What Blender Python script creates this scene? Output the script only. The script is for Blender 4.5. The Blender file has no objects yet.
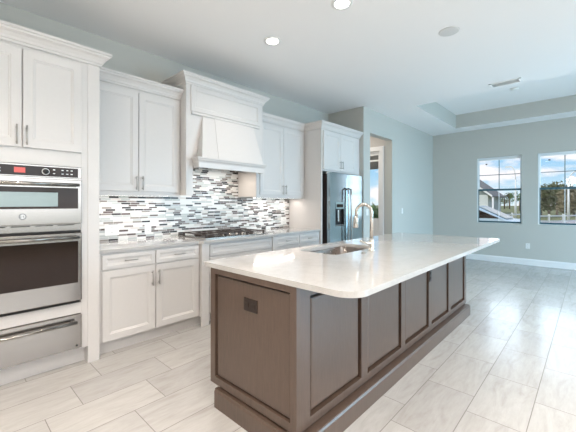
import bpy, bmesh, math, random
from mathutils import Vector, Matrix
R = math.radians
random.seed(7)
sc = bpy.context.scene
COL = sc.collection

# ------------------------------------------------------------------ camera
cam_d = bpy.data.cameras.new('camera'); cam = bpy.data.objects.new('camera', cam_d); COL.objects.link(cam)
cam.location = (0, 0, 1.305); cam.rotation_euler = (R(90), 0, R(42.97 - 90))
cam_d.sensor_width = 36; cam_d.lens = 36 * 325.1 / 576; cam_d.shift_y = -12.15 / 576
cam_d.clip_start = 0.05; cam_d.clip_end = 600
sc.camera = cam
sc.view_settings.view_transform = 'Standard'; sc.view_settings.look = 'None'
sc.view_settings.gamma = 1; sc.view_settings.use_curve_mapping = False
sc.view_settings.exposure = 0.37

# ------------------------------------------------------------------ world (sky with clouds)
W = bpy.data.worlds.new('sky'); sc.world = W; W.use_nodes = True
nt = W.node_tree; nt.nodes.clear()
def N(t, typ, **kw):
    n = t.nodes.new(typ)
    for k, v in kw.items(): setattr(n, k, v)
    return n
tc = N(nt, 'ShaderNodeTexCoord')
sep = N(nt, 'ShaderNodeSeparateXYZ'); nt.links.new(tc.outputs['Generated'], sep.inputs[0])
r1 = N(nt, 'ShaderNodeValToRGB'); nt.links.new(sep.outputs['Z'], r1.inputs[0])
e = r1.color_ramp.elements
e[0].position = 0.0; e[0].color = (0.62, 0.76, 0.84, 1); e[1].position = 0.6; e[1].color = (0.10, 0.30, 0.66, 1)
m = e.new(0.12); m.color = (0.25, 0.52, 0.78, 1)
mp = N(nt, 'ShaderNodeMapping'); nt.links.new(tc.outputs['Generated'], mp.inputs[0]); mp.inputs['Scale'].default_value = (1, 1, 3.2)
no = N(nt, 'ShaderNodeTexNoise'); nt.links.new(mp.outputs[0], no.inputs['Vector'])
no.inputs['Scale'].default_value = 7.0; no.inputs['Detail'].default_value = 5; no.inputs['Roughness'].default_value = .55
r2 = N(nt, 'ShaderNodeValToRGB'); nt.links.new(no.outputs['Fac'], r2.inputs[0])
r2.color_ramp.elements[0].position = .47; r2.color_ramp.elements[1].position = .60
mx = N(nt, 'ShaderNodeMix', data_type='RGBA'); nt.links.new(r2.outputs[0], mx.inputs[0])
nt.links.new(r1.outputs[0], mx.inputs[6]); mx.inputs[7].default_value = (0.93, 0.86, 0.88, 1)
bg = N(nt, 'ShaderNodeBackground'); nt.links.new(mx.outputs[2], bg.inputs[0]); bg.inputs[1].default_value = 1.0
wo = N(nt, 'ShaderNodeOutputWorld'); nt.links.new(bg.outputs[0], wo.inputs[0])

# ------------------------------------------------------------------ sun and daylight through the patio doors
def light(name, typ, loc, rot, energy, color, size=None, size_y=None, shape=None, spread=None):
    d = bpy.data.lights.new(name, typ); o = bpy.data.objects.new(name, d); COL.objects.link(o)
    o.location = loc; o.rotation_euler = rot; d.energy = energy; d.color = color
    if typ == 'AREA':
        d.shape = shape or 'RECTANGLE'; d.size = size
        if size_y: d.size_y = size_y
        if spread: d.spread = spread
    return o
s_ = light('sun', 'SUN', (0, 0, 20), (R(50), 0, R(200)), 2.0, (1, .95, .86)); s_.data.angle = R(2)
s_.rotation_euler = Vector((0.75, -0.45, -0.75)).to_track_quat('-Z', 'Y').to_euler()
DAY = (0.78, 0.90, 1.0)
RY = -3.3      # inner face of the patio side wall
light('patio_daylight', 'AREA', (6.1, RY - .25, 1.25), (R(60), 0, 0), 185, (0.47, 0.77, 1.0), 3.4, 2.2, spread=R(140))
light('rear_patio_daylight', 'AREA', (1.2, RY - .35, 1.75), (R(50), 0, 0), 70, (0.90, 0.95, 1.0), 3.4, 2.0)
light('window_daylight', 'AREA', (8.9, .96, 1.6), (R(90), 0, R(90)), 16, (0.75, 0.88, 1.0), 1.6, 1.4).data.spread = R(150)

# ------------------------------------------------------------------ materials
MATS = {}
def mat(name, col, rough=.5, metal=0, coat=0, coat_r=.1, spec=.5, emit=None, estr=0, trans=0, ior=1.45):
    m = bpy.data.materials.new(name); m.use_nodes = True
    b = m.node_tree.nodes['Principled BSDF']
    b.inputs['Base Color'].default_value = (*col, 1); b.inputs['Roughness'].default_value = rough
    b.inputs['Metallic'].default_value = metal; b.inputs['Coat Weight'].default_value = coat
    b.inputs['Coat Roughness'].default_value = coat_r; b.inputs['Specular IOR Level'].default_value = spec
    b.inputs['Transmission Weight'].default_value = trans; b.inputs['IOR'].default_value = ior
    if emit: b.inputs['Emission Color'].default_value = (*emit, 1); b.inputs['Emission Strength'].default_value = estr
    MATS[name] = m; return m
def nodes(m): return m.node_tree, m.node_tree.nodes['Principled BSDF']
def pos_vec(t, scale=(1, 1, 1), loc=(0, 0, 0), rot=(0, 0, 0)):
    g = N(t, 'ShaderNodeNewGeometry'); mp = N(t, 'ShaderNodeMapping'); t.links.new(g.outputs['Position'], mp.inputs[0])
    mp.inputs['Scale'].default_value = scale; mp.inputs['Location'].default_value = loc; mp.inputs['Rotation'].default_value = rot
    return mp.outputs[0]
def noise(t, vec, scale, detail=3, rough=.5, dist=0):
    n = N(t, 'ShaderNodeTexNoise'); t.links.new(vec, n.inputs['Vector']); n.inputs['Scale'].default_value = scale
    n.inputs['Detail'].default_value = detail; n.inputs['Roughness'].default_value = rough; n.inputs['Distortion'].default_value = dist
    return n.outputs['Fac']
def ramp(t, fac, stops, interp='LINEAR'):
    r = N(t, 'ShaderNodeValToRGB'); t.links.new(fac, r.inputs[0]); r.color_ramp.interpolation = interp
    el = r.color_ramp.elements
    el[0].position, el[0].color = stops[0][0], (*stops[0][1], 1)
    el[1].position, el[1].color = stops[-1][0], (*stops[-1][1], 1)
    for p, c in stops[1:-1]:
        x = el.new(p); x.color = (*c, 1)
    return r.outputs[0]
def mth(t, op, a, b=None, c=None):
    n = N(t, 'ShaderNodeMath', operation=op)
    for i, v in enumerate((a, b, c)):
        if v is None: continue
        if isinstance(v, (int, float)): n.inputs[i].default_value = v
        else: t.links.new(v, n.inputs[i])
    return n.outputs[0]
def mixc(t, fac, a, b, mode='MIX'):
    n = N(t, 'ShaderNodeMix', data_type='RGBA', blend_type=mode)
    for i, v in ((0, fac), (6, a), (7, b)):
        if isinstance(v, (int, float)): n.inputs[i].default_value = v
        elif isinstance(v, tuple): n.inputs[i].default_value = (*v, 1)
        else: t.links.new(v, n.inputs[i])
    return n.outputs[2]
def bump(t, b, h, strength=.2, dist=.002):
    n = N(t, 'ShaderNodeBump'); t.links.new(h, n.inputs['Height']); n.inputs['Strength'].default_value = strength
    n.inputs['Distance'].default_value = dist; t.links.new(n.outputs[0], b.inputs['Normal'])

def noisy(name, c0, c1, scale=20, rough=.5, stretch=(1, 1, 1), bmp=0, **kw):
    m = mat(name, c0, rough, **kw); t, b = nodes(m)
    f = noise(t, pos_vec(t, stretch), scale, 4)
    t.links.new(ramp(t, f, [(.3, c0), (.7, c1)]), b.inputs['Base Color'])
    if bmp: bump(t, b, f, bmp)
    return m
noisy('wall_paint', (.52, .522, .487), (.53, .532, .497), 300, .75, bmp=.04)
noisy('hall_paint', (.52, .50, .48), (.53, .51, .49), 300, .75)
noisy('ceiling_paint', (.89, .885, .88), (.90, .895, .89), 200, .85, bmp=.04)
noisy('cabinet_white', (.665, .642, .625), (.675, .652, .635), 40, .35)
noisy('trim_white', (.80, .80, .80), (.81, .81, .81), 40, .4)
mat('grille_paint', (.66, .66, .65), .7)
mat('gap_shade', (.012, .010, .009), .6)  # near-black colour standing in for shade in gaps and slots
mat('nickel', (.50, .48, .46), .28, 1)
mat('faucet_nickel', (.72, .69, .64), .2, 1)
mat('black_glass', (.03, .020, .016), .08, 0, spec=.22)
mat('screen_glass', (.28, .36, .36), .12)
mat('display_red', (.25, .03, .03), .3, emit=(1, .20, .16), estr=.45)
mat('light_print', (.75, .75, .75), .4)
mat('black_plastic', (.02, .02, .02), .4)
mat('white_plastic', (.82, .82, .80), .35)
mat('brown_plastic', (.028, .017, .013), .4)
mat('cast_iron', (.05, .035, .03), .45)
mat('bulb', (1, 1, 1), .4, emit=(1, .97, .92), estr=6)
mat('opal', (1, 1, 1), .4, emit=(1, .95, .88), estr=3)
mat('fridge_side', (.03, .022, .02), .45)

def steel(name, col, rough, stretch):
    m = mat(name, col, rough, 1); t, b = nodes(m)
    f = noise(t, pos_vec(t, stretch), 1, 3)
    r = N(t, 'ShaderNodeMapRange'); t.links.new(f, r.inputs[0]); r.inputs[3].default_value = rough - .05; r.inputs[4].default_value = rough + .07
    t.links.new(r.outputs[0], b.inputs['Roughness']); return m
steel('stainless', (.355, .33, .305), .2, (2, 2, 260))
steel('fridge_steel', (.40, .47, .50), .12, (2, 2, 200))
steel('sink_steel', (.34, .30, .275), .28, (40, 40, 40))

# stained wood of the island
m = mat('espresso_wood', (.10, .07, .06), .34, coat=.4, coat_r=.26); t, b = nodes(m)
g1 = noise(t, pos_vec(t, (14, 14, 1.6)), 6, 5, .6, .6)
g2 = noise(t, pos_vec(t, (1, 1, 1)), 5, 3)
c = mixc(t, g2, ramp(t, g1, [(.25, (.070, .044, .032)), (.75, (.125, .082, .060))]), (.098, .065, .049))
t.links.new(c, b.inputs['Base Color']); bump(t, b, g1, .05)

# quartz worktops
def quartz(name, base):
    m = mat(name, base, .12, coat=.3, coat_r=.05); t, b = nodes(m)
    a = noise(t, pos_vec(t), 9, 6, .65, .8); c_ = noise(t, pos_vec(t), 160, 2, .6)
    col = ramp(t, a, [(.35, tuple(x * .93 for x in base)), (.6, base)])
    col = mixc(t, ramp(t, c_, [(.56, (0, 0, 0)), (.72, (.35, .35, .35))]), col, (.34, .30, .27))
    t.links.new(col, b.inputs['Base Color']); return m
quartz('quartz', (.53, .515, .50))

# floor tiles: 12 x 24 in planks, third offset, long side along X
m = mat('floor_tile', (.6, .57, .54), .3, coat=.25, coat_r=.12); t, b = nodes(m)
v = pos_vec(t); sp = N(t, 'ShaderNodeSeparateXYZ'); t.links.new(v, sp.inputs[0])
PW, PL, GR = .3065, .61, .0045
ry = mth(t, 'DIVIDE', mth(t, 'SUBTRACT', sp.outputs['Y'], .577), PW)
row = mth(t, 'FLOOR', ry); fy = mth(t, 'SUBTRACT', ry, row)
rx = mth(t, 'DIVIDE', mth(t, 'SUBTRACT', mth(t, 'SUBTRACT', sp.outputs['X'], 3.08), mth(t, 'MULTIPLY', row, .2033)), PL)
colm = mth(t, 'FLOOR', rx); fx = mth(t, 'SUBTRACT', rx, colm)
def edge(fr, size):
    a = mth(t, 'MINIMUM', fr, mth(t, 'SUBTRACT', 1.0, fr)); return mth(t, 'LESS_THAN', mth(t, 'MULTIPLY', a, size), GR / 2)
gr_ = mth(t, 'MAXIMUM', edge(fy, PW), edge(fx, PL))
cmb = N(t, 'ShaderNodeCombineXYZ'); t.links.new(row, cmb.inputs[0]); t.links.new(colm, cmb.inputs[1])
wn = N(t, 'ShaderNodeTexWhiteNoise', noise_dimensions='2D'); t.links.new(cmb.outputs[0], wn.inputs['Vector'])
off = N(t, 'ShaderNodeVectorMath', operation='MULTIPLY_ADD'); t.links.new(wn.outputs['Color'], off.inputs[0]); off.inputs[1].default_value = (9, 9, 9)
mp2 = N(t, 'ShaderNodeMapping'); mp2.inputs['Scale'].default_value = (1.3, 6.0, 1); t.links.new(v, mp2.inputs[0]); t.links.new(mp2.outputs[0], off.inputs[2])
vein = noise(t, off.outputs[0], 1.9, 7, .62, 1.1)
fine = noise(t, off.outputs[0], 9, 5, .6, .4)
base = ramp(t, vein, [(.28, (.54, .505, .47)), (.44, (.65, .625, .59)), (.60, (.72, .695, .665)), (.78, (.61, .58, .545))])
base = mixc(t, .25, base, ramp(t, fine, [(.3, (.52, .49, .455)), (.7, (.74, .72, .69))]))
shade = mixc(t, wn.outputs['Value'], (.655, .655, .66), (.745, .745, .745))
base = mixc(t, 1.0, base, shade, 'MULTIPLY')
c = mixc(t, gr_, base, (.20, .185, .17)); t.links.new(c, b.inputs['Base Color'])
t.links.new(mth(t, 'ADD', mth(t, 'MULTIPLY', gr_, .4), .27), b.inputs['Roughness'])
bump(t, b, mth(t, 'SUBTRACT', mth(t, 'MULTIPLY', vein, .15), gr_), .25, .002)

# linear mosaic backsplash
m = mat('mosaic', (.7, .7, .7), .3); t, b = nodes(m)
v = pos_vec(t); sp = N(t, 'ShaderNodeSeparateXYZ'); t.links.new(v, sp.inputs[0])
HZ, LX = .0225, .098
rz = mth(t, 'DIVIDE', mth(t, 'SUBTRACT', sp.outputs['Z'], .914), HZ); row = mth(t, 'FLOOR', rz); fz = mth(t, 'SUBTRACT', rz, row)
w1 = N(t, 'ShaderNodeTexWhiteNoise', noise_dimensions='1D'); t.links.new(row, w1.inputs['W'])
rx = mth(t, 'ADD', mth(t, 'DIVIDE', mth(t, 'ADD', sp.outputs['X'], sp.outputs['Y']), LX), mth(t, 'MULTIPLY', w1.outputs['Value'], 7.0))
colm = mth(t, 'FLOOR', rx); fx = mth(t, 'SUBTRACT', rx, colm)
cmb = N(t, 'ShaderNodeCombineXYZ'); t.links.new(row, cmb.inputs[0]); t.links.new(colm, cmb.inputs[1])
wn = N(t, 'ShaderNodeTexWhiteNoise', noise_dimensions='2D'); t.links.new(cmb.outputs[0], wn.inputs['Vector'])
tc_ = ramp(t, wn.outputs['Value'], [(0, (.74, .74, .72)), (.30, (.46, .48, .47)), (.50, (.25, .22, .20)), (.62, (.09, .06, .052)), (.74, (.012, .009, .009)), (.90, (.62, .58, .55))], 'CONSTANT')
gz = mth(t, 'LESS_THAN', mth(t, 'MINIMUM', fz, mth(t, 'SUBTRACT', 1.0, fz)), .07)
gx = mth(t, 'LESS_THAN', mth(t, 'MINIMUM', fx, mth(t, 'SUBTRACT', 1.0, fx)), .015)
g = mth(t, 'MAXIMUM', gz, gx)
t.links.new(mixc(t, g, tc_, (.72, .71, .69)), b.inputs['Base Color'])
t.links.new(mth(t, 'ADD', mth(t, 'MULTIPLY', g, .4), .28), b.inputs['Roughness'])
bump(t, b, mth(t, 'SUBTRACT', 1.0, g), .3, .002)

# window glass: real thin glass that lets light through
m = bpy.data.materials.new('window_glass'); m.use_nodes = True; t = m.node_tree; t.nodes.clear()
gl = N(t, 'ShaderNodeBsdfGlossy'); gl.inputs['Roughness'].default_value = .02
tr = N(t, 'ShaderNodeBsdfTransparent'); tr.inputs[0].default_value = (.96, .98, .98, 1)
fr = N(t, 'ShaderNodeFresnel'); fr.inputs[0].default_value = 1.45
ms = N(t, 'ShaderNodeMixShader'); t.links.new(fr.outputs[0], ms.inputs[0]); t.links.new(tr.outputs[0], ms.inputs[1]); t.links.new(gl.outputs[0], ms.inputs[2])
o_ = N(t, 'ShaderNodeOutputMaterial'); t.links.new(ms.outputs[0], o_.inputs[0]); MATS['window_glass'] = m

mat('window_vinyl', (.80, .84, .86), .35)
mat('window_gasket', (.03, .10, .13), .3)
mat('muntin_bar', (.16, .24, .28), .4)
noisy('grass', (.16, .17, .06), (.28, .27, .13), 1.5, .9)
noisy('asphalt', (.42, .38, .38), (.50, .46, .46), 2, .9)
noisy('leaf_dark', (.06, .075, .03), (.15, .15, .07), 6, .8)
noisy('leaf_green', (.05, .11, .03), (.14, .22, .07), 8, .7)
noisy('leaf_brown', (.16, .13, .07), (.30, .25, .15), 5, .8)
noisy('bark', (.16, .12, .09), (.25, .2, .15), 20, .9)
noisy('siding_grey', (.20, .24, .23), (.24, .28, .27), 3, .8)
noisy('stucco', (.62, .64, .62), (.68, .70, .68), 30, .9)
noisy('roof_shingle', (.20, .18, .17), (.28, .26, .24), 10, .9)
mat('fence_white', (.85, .83, .80), .5)
mat('car_paint', (.55, .68, .80), .25, coat=1)
mat('tyre', (.03, .03, .03), .8)
mat('shade_fabric', (.30, .29, .30), .8)
M = MATS

# ------------------------------------------------------------------ mesh builder
class MB:
    def __init__(s): s.bm = bmesh.new(); s.mi = 0
    def face(s, vs):
        try: f = s.bm.faces.new(vs); f.material_index = s.mi; return f
        except ValueError: return None
    def box(s, x0, x1, y0, y1, z0, z1):
        if x0 > x1: x0, x1 = x1, x0
        if y0 > y1: y0, y1 = y1, y0
        if z0 > z1: z0, z1 = z1, z0
        v = [s.bm.verts.new(p) for p in ((x0,y0,z0),(x1,y0,z0),(x1,y1,z0),(x0,y1,z0),(x0,y0,z1),(x1,y0,z1),(x1,y1,z1),(x0,y1,z1))]
        for q in ((3,2,1,0),(4,5,6,7),(0,1,5,4),(1,2,6,5),(2,3,7,6),(3,0,4,7)): s.face([v[i] for i in q])
        return s
    def hexa(s, b, t_):
        v = [s.bm.verts.new(p) for p in list(b) + list(t_)]
        for q in ((3,2,1,0),(4,5,6,7),(0,1,5,4),(1,2,6,5),(2,3,7,6),(3,0,4,7)): s.face([v[i] for i in q])
        return s
    def prism(s, pts, d):
        """polygon pts (3D, planar) extruded by vector d"""
        d = Vector(d); a = [s.bm.verts.new(p) for p in pts]; b = [s.bm.verts.new(Vector(p) + d) for p in pts]
        n = len(a); s.face(a[::-1]); s.face(b)
        for i in range(n): s.face([a[i], a[(i+1) % n], b[(i+1) % n], b[i]])
        return s
    def cyl(s, p0, p1, r0, r1=None, n=20):
        return s.tube([p0, p1], [r0, r0 if r1 is None else r1], n)
    def tube(s, path, r, n=12, cap=True):
        P = [Vector(p) for p in path]; rr = r if isinstance(r, (list, tuple)) else [r] * len(P)
        rings = []; prev = None
        for i, p in enumerate(P):
            d = (P[min(i+1, len(P)-1)] - P[max(i-1, 0)]).normalized()
            if prev is None:
                u = d.orthogonal().normalized()
            else:
                u = (prev - d * prev.dot(d)).normalized()
            prev = u; w = d.cross(u)
            rings.append([s.bm.verts.new(p + (u * math.cos(a) + w * math.sin(a)) * rr[i]) for a in [2 * math.pi * k / n for k in range(n)]])
        for a, b in zip(rings, rings[1:]):
            for k in range(n): 
                f = s.face([a[k], a[(k+1) % n], b[(k+1) % n], b[k]])
                if f: f.smooth = True
        if cap: s.face(rings[0][::-1]); s.face(rings[-1])
        return s
    def lathe(s, c, prof, n=32, axis='Z'):
        """prof: (radius, height) list from the centre, around axis through c"""
        rings = []
        for r, h in prof:
            ring = []
            for k in range(n):
                a = 2 * math.pi * k / n; x, y = max(r, 1e-5) * math.cos(a), max(r, 1e-5) * math.sin(a)
                p = {'Z': (x, y, h), 'Y': (x, h, y), 'X': (h, x, y)}[axis]
                ring.append(s.bm.verts.new(Vector(c) + Vector(p)))
            rings.append(ring)
        for a, b in zip(rings, rings[1:]):
            for k in range(n):
                f = s.face([a[k], a[(k+1) % n], b[(k+1) % n], b[k]])
                if f: f.smooth = True
        s.face(rings[0][::-1]); s.face(rings[-1]); return s
    def nested(s, axis, a0, a1, z0, z1, pos, prof, back=None):
        """rectangular relief facing -axis; prof = (inset, depth) from outer edge to the centre panel"""
        loops = []
        full = ([(0, back)] if back is not None else []) + prof
        for ins, dep in full:
            q = [(a0+ins, z0+ins), (a1-ins, z0+ins), (a1-ins, z1-ins), (a0+ins, z1-ins)]
            loops.append([s.bm.verts.new((a, pos+dep, z) if axis == 'y' else (pos+dep, a, z)) for a, z in q])
        for A, B in zip(loops, loops[1:]):
            for k in range(4): s.face([A[k], A[(k+1) % 4], B[(k+1) % 4], B[k]])
        s.face(loops[-1])
        if back is not None: s.face(loops[0][::-1])
        return s
    def sweep(s, path, prof, side=1):
        """moulding: plan path [(x,y)], prof closed [(out, z)], mitred corners"""
        P = [Vector((x, y, 0)) for x, y in path]; n = len(P); rows = []
        for i in range(n):
            d0 = (P[i] - P[i-1]).normalized() if i > 0 else (P[1] - P[0]).normalized()
            d1 = (P[i+1] - P[i]).normalized() if i < n-1 else d0
            n0 = Vector((d0.y, -d0.x, 0)) * side; n1 = Vector((d1.y, -d1.x, 0)) * side
            m_ = n0 + n1; m_ = m_ / max(m_.dot(n0), .2) if m_.length > 1e-6 else n0
            rows.append([s.bm.verts.new((P[i].x + m_.x*o, P[i].y + m_.y*o, z)) for o, z in prof])
        k = len(prof)
        for A, B in zip(rows, rows[1:]):
            for j in range(k): s.face([A[j], A[(j+1) % k], B[(j+1) % k], B[j]])
        s.face(rows[0][::-1]); s.face(rows[-1]); return s
    def build(s, name, mats, parent=None, loc=None, bevel=0, smooth=False):
        bm = s.bm; bmesh.ops.recalc_face_normals(bm, faces=bm.faces[:])
        if parent is not None:
            L = wloc(parent)
            org = Vector((0, 0, 0))
        else:
            if loc is None:
                xs = [v.co for v in bm.verts]
                mn = [min(c[i] for c in xs) for i in range(3)]; mxx = [max(c[i] for c in xs) for i in range(3)]
                loc = ((mn[0]+mxx[0])/2, (mn[1]+mxx[1])/2, mn[2])
            L = Vector(loc); org = L
        bmesh.ops.translate(bm, verts=bm.verts[:], vec=-L)
        me = bpy.data.meshes.new(name); bm.to_mesh(me); bm.free()
        if smooth:
            for p in me.polygons: p.use_smooth = True
        for q in (mats if isinstance(mats, (list, tuple)) else [mats]): me.materials.append(M[q])
        o = bpy.data.objects.new(name, me); COL.objects.link(o); o.location = org
        if parent is not None: o.parent = parent
        if bevel:
            bv = o.modifiers.new('bevel', 'BEVEL'); bv.width = bevel; bv.segments = 2; bv.limit_method = 'ANGLE'; bv.angle_limit = R(50)
        return o
def wloc(o):
    v = Vector((0, 0, 0))
    while o is not None: v = v + o.location; o = o.parent
    return v
def tag(o, label=None, cat=None, group=None, kind=None):
    if label: o['label'] = label
    if cat: o['category'] = cat
    if group: o['group'] = group
    if kind: o['kind'] = kind
    return o
def thing(name, loc, label, cat, group=None):
    o = bpy.data.objects.new(name, None); COL.objects.link(o); o.location = loc; o.empty_display_size = .1
    return tag(o, label, cat, group)
def structure(name, loc=None):
    o = bpy.data.objects.new(name, None); COL.objects.link(o); o.location = loc or (0, 0, 0); o.empty_display_size = .1
    o['kind'] = 'structure'; return o
def copy_tree(o, parent=None):
    c = o.copy(); COL.objects.link(c)
    if parent is not None: c.parent = parent
    for ch in list(o.children): copy_tree(ch, c)
    return c

# ================================================================== SETTING
CZ = 3.032; XF = 8.566; YL = 2.942; YW = 3.70; XR = 5.119; XB = -2.8; HX = 6.25; HE = 5.4; T = .14
# floor
fl = MB(); fl.box(XB - T, XF + T, RY - T, YW + T, -.12, 0); fl.box(XR, HX + T, YW + T, HE + T, -.12, 0)
fl.build('floor', 'floor_tile', loc=(0, 0, 0))['kind'] = 'structure'
# ceiling with recessed tray
TX0, TX1, TY1, TY0, TZ = 5.74, 8.06, 2.26, -2.2, 3.332
ce = MB()
ce.box(XB - T, TX0, RY - T, YW + T, CZ, TZ + .1); ce.box(TX1, XF + T, RY - T, YW + T, CZ, TZ + .1)
ce.box(TX0, TX1, TY1, YW + T, CZ, TZ + .1); ce.box(TX0, TX1, RY - T, TY0, CZ, TZ + .1)
ce.box(TX0, TX1, TY0, TY1, TZ, TZ + .1); ce.box(XR, HX + T, YW + T, HE + T, CZ, TZ + .1)
ce.mi = 1; k = .004
ce.box(TX0, TX0 + k, TY0, TY1, CZ + .001, TZ); ce.box(TX1 - k, TX1, TY0, TY1, CZ + .001, TZ)
ce.box(TX0, TX1, TY1 - k, TY1, CZ + .001, TZ); ce.box(TX0, TX1, TY0, TY0 + k, CZ + .001, TZ)
ce.build('ceiling', ['ceiling_paint', 'wall_paint'], loc=(0, 0, CZ))['kind'] = 'structure'

def st(name, mb, mt='wall_paint'):
    o = mb.build(name, mt); o['kind'] = 'structure'; return o
st('wall_kitchen', MB().box(XB - T, XR, YW, YW + T, 0, CZ))
st('wall_rear', MB().box(XB - T, XB, RY, YW, 0, CZ))
st('wall_return', MB().box(XR, XR + T, YL, HE, 0, CZ))
OX0, OX1, OZ = 5.35, HX, 2.60
w = MB(); w.box(XR + T, OX0, YL, YL + T, 0, CZ); w.box(OX0, OX1, YL, YL + T, OZ, CZ)
st('wall_left', w)
st('wall_living', MB().box(OX1, XF + T, YL, YL + T, 0, CZ))
# hall walls with the glazed door opening
DY0, DY1, DZ = 3.21, 4.12, 2.41
w = MB(); w.box(HX, HX + T, YL + T, DY0, 0, CZ); w.box(HX, HX + T, DY1, HE, 0, CZ); w.box(HX, HX + T, DY0, DY1, DZ, CZ)
st('wall_hall', w, 'hall_paint')
st('wall_hall_end', MB().box(XR, HX + T, HE, HE + T, 0, CZ), 'hall_paint')
# far wall with windows
WZ0, WZ1 = .86, 2.365
WINS = [(1.088, 1.95), (-.045, .812)]
w = MB(); w.box(XF, XF + T, RY - T, YL, 0, WZ0); w.box(XF, XF + T, RY - T, YL, WZ1, CZ)
w.box(XF, XF + T, WINS[0][1], YL, WZ0, WZ1); w.box(XF, XF + T, WINS[1][1], WINS[0][0], WZ0, WZ1); w.box(XF, XF + T, RY - T, WINS[1][0], WZ0, WZ1)
st('wall_far', w)
# patio wall with two big sliding door openings
PD = [(-.5, 2.9), (4.3, 7.7)]
w = MB(); w.box(XB - T, XF, RY - T, RY, 2.4, CZ)
for a, c_ in ((XB - T, PD[0][0]), (PD[0][1], PD[1][0]), (PD[1][1], XF)): w.box(a, c_, RY - T, RY, 0, 2.4)
st('wall_patio', w)
# baseboards
bprof = [(0, 0), (.014, 0), (.014, .105), (.010, .118), (.006, .130), (0, .132)]
def bboard(name, path, side=1):
    o = MB().sweep(path, bprof, side).build(name, 'trim_white'); o['kind'] = 'structure'
bboard('baseboard_left', [(OX1 + .001, YL), (XF, YL)], 1)
bboard('baseboard_far', [(XF, YL - .015), (XF, RY)], 1)
bboard('baseboard_return', [(XR, YL), (OX0, YL)], 1)
bboard('baseboard_hall', [(HX, YL + .001), (HX, DY0 - .09)], -1)
bboard('baseboard_rear', [(XB, RY), (XB, YW)], 1)

# windows -----------------------------------------------------------
def window(idx, y0, y1):
    ro = structure('window_%d' % idx, (XF + .07, (y0+y1)/2, WZ0))
    x0, x1 = XF + .05, XF + .11
    f = MB(); fw = .02
    f.box(x0, x1, y0, y0+fw, WZ0, WZ1); f.box(x0, x1, y1-fw, y1, WZ0, WZ1); f.box(x0, x1, y0+fw, y1-fw, WZ1-fw, WZ1); f.box(x0, x1, y0+fw, y1-fw, WZ0, WZ0+fw)
    f.build('window_frame', 'window_vinyl', ro, bevel=.003)
    zr = 1.615
    u = MB(); xa, xb = XF + .075, XF + .1; sw = .018
    Y0, Y1 = y0+fw, y1-fw
    u.box(xa, xb, Y0, Y0+sw, zr, WZ1-fw); u.box(xa, xb, Y1-sw, Y1, zr, WZ1-fw); u.box(xa, xb, Y0+sw, Y1-sw, WZ1-fw-.045, WZ1-fw)
    us = u.build('upper_sash', 'window_vinyl', ro, bevel=.002)
    MB().box(xa+.01, xa+.016, Y0+sw, Y1-sw, zr, WZ1-fw-.045).build('pane', 'window_glass', us)
    ym = (y0+y1)/2; zm = 1.965
    g = MB(); g.box(xa+.004, xa+.009, ym-.008, ym+.008, zr, WZ1-fw-.045); g.box(xa+.004, xa+.009, Y0+sw, Y1-sw, zm-.008, zm+.008)
    g.build('muntin', 'muntin_bar', us)
    l = MB(); xa, xb = XF + .05, XF + .072; sw = .016
    z0 = WZ0 + fw
    l.box(xa, xb, Y0, Y0+sw, z0, zr); l.box(xa, xb, Y1-sw, Y1, z0, zr); l.box(xa, xb, Y0, Y1, zr-.012, zr+.03); l.box(xa, xb, Y0+sw, Y1-sw, z0, z0+.035)
    ls = l.build('lower_sash', 'window_gasket', ro, bevel=.002)
    MB().box(xa+.008, xa+.013, Y0+sw, Y1-sw, z0+.035, zr-.012).build('pane', 'window_glass', ls)
    MB().box(xa+.002, xa+.007, ym-.006, ym+.006, z0+.035, zr-.012).build('muntin', 'window_vinyl', ls)
    s = MB().box(XF - .0, XF + .05, y0, y1, WZ0 - .0, WZ0 + .012); s.build('window_sill', 'wall_paint', ro)
    k = MB().box(XF + .068, XF + .074, y1-.20, y1-.165, WZ1-.16, WZ1-.135); k.build('sensor_tag', 'black_plastic', us)
    return ro
window(1, *WINS[0]); window(2, *WINS[1])

# glazed hall door ---------------------------------------------------
ro = structure('door_1', (HX, (DY0+DY1)/2, 0))
c_ = MB(); cw = .09
c_.box(HX-.02, HX, DY0-cw, DY0, 0, DZ); c_.box(HX-.02, HX, DY1, DY1+cw, 0, DZ); c_.box(HX-.02, HX, DY0-cw, DY1+cw, DZ, DZ+cw)
c_.build('door_casing', 'trim_white', ro, bevel=.004)
d = MB(); dx0, dx1 = HX + .03, HX + .075
d.box(dx0, dx1, DY0, DY0+.05, 0, DZ); d.box(dx0, dx1, DY1-.05, DY1, 0, DZ); d.box(dx0, dx1, DY0+.05, DY1-.05, 0, 1.0); d.box(dx0, dx1, DY0+.05, DY1-.05, 2.33, DZ); d.box(dx0, dx1, DY0+.05, DY1-.05, 2.20, 2.235)
dl = d.build('door_leaf', 'trim_white', ro, bevel=.003)
MB().box(dx0+.02, dx0+.026, DY0+.05, DY1-.05, 1.0, 2.33).build('pane', 'window_glass', dl)
MB().box(dx0+.028, dx0+.04, DY0+.05, DY1-.05, 2.04, 2.33).build('shade', 'shade_fabric', dl)
# sliding patio doors behind the camera
for i, (a, b_) in enumerate(PD):
    ro = structure('door_%d' % (i+2), ((a+b_)/2, RY-.05, 0))
    f = MB(); y0, y1 = RY-.10, RY-.04
    f.box(a, b_, y0, y1, 2.34, 2.40); f.box(a, b_, y0, y1, 0, .05)
    n = 3
    for k in range(n+1):
        x = a + (b_-a)*k/n; f.box(max(a, x-.04), min(b_, x+.04), y0, y1, .05, 2.34)
    f.build('door_frame', 'window_vinyl', ro)

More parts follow.
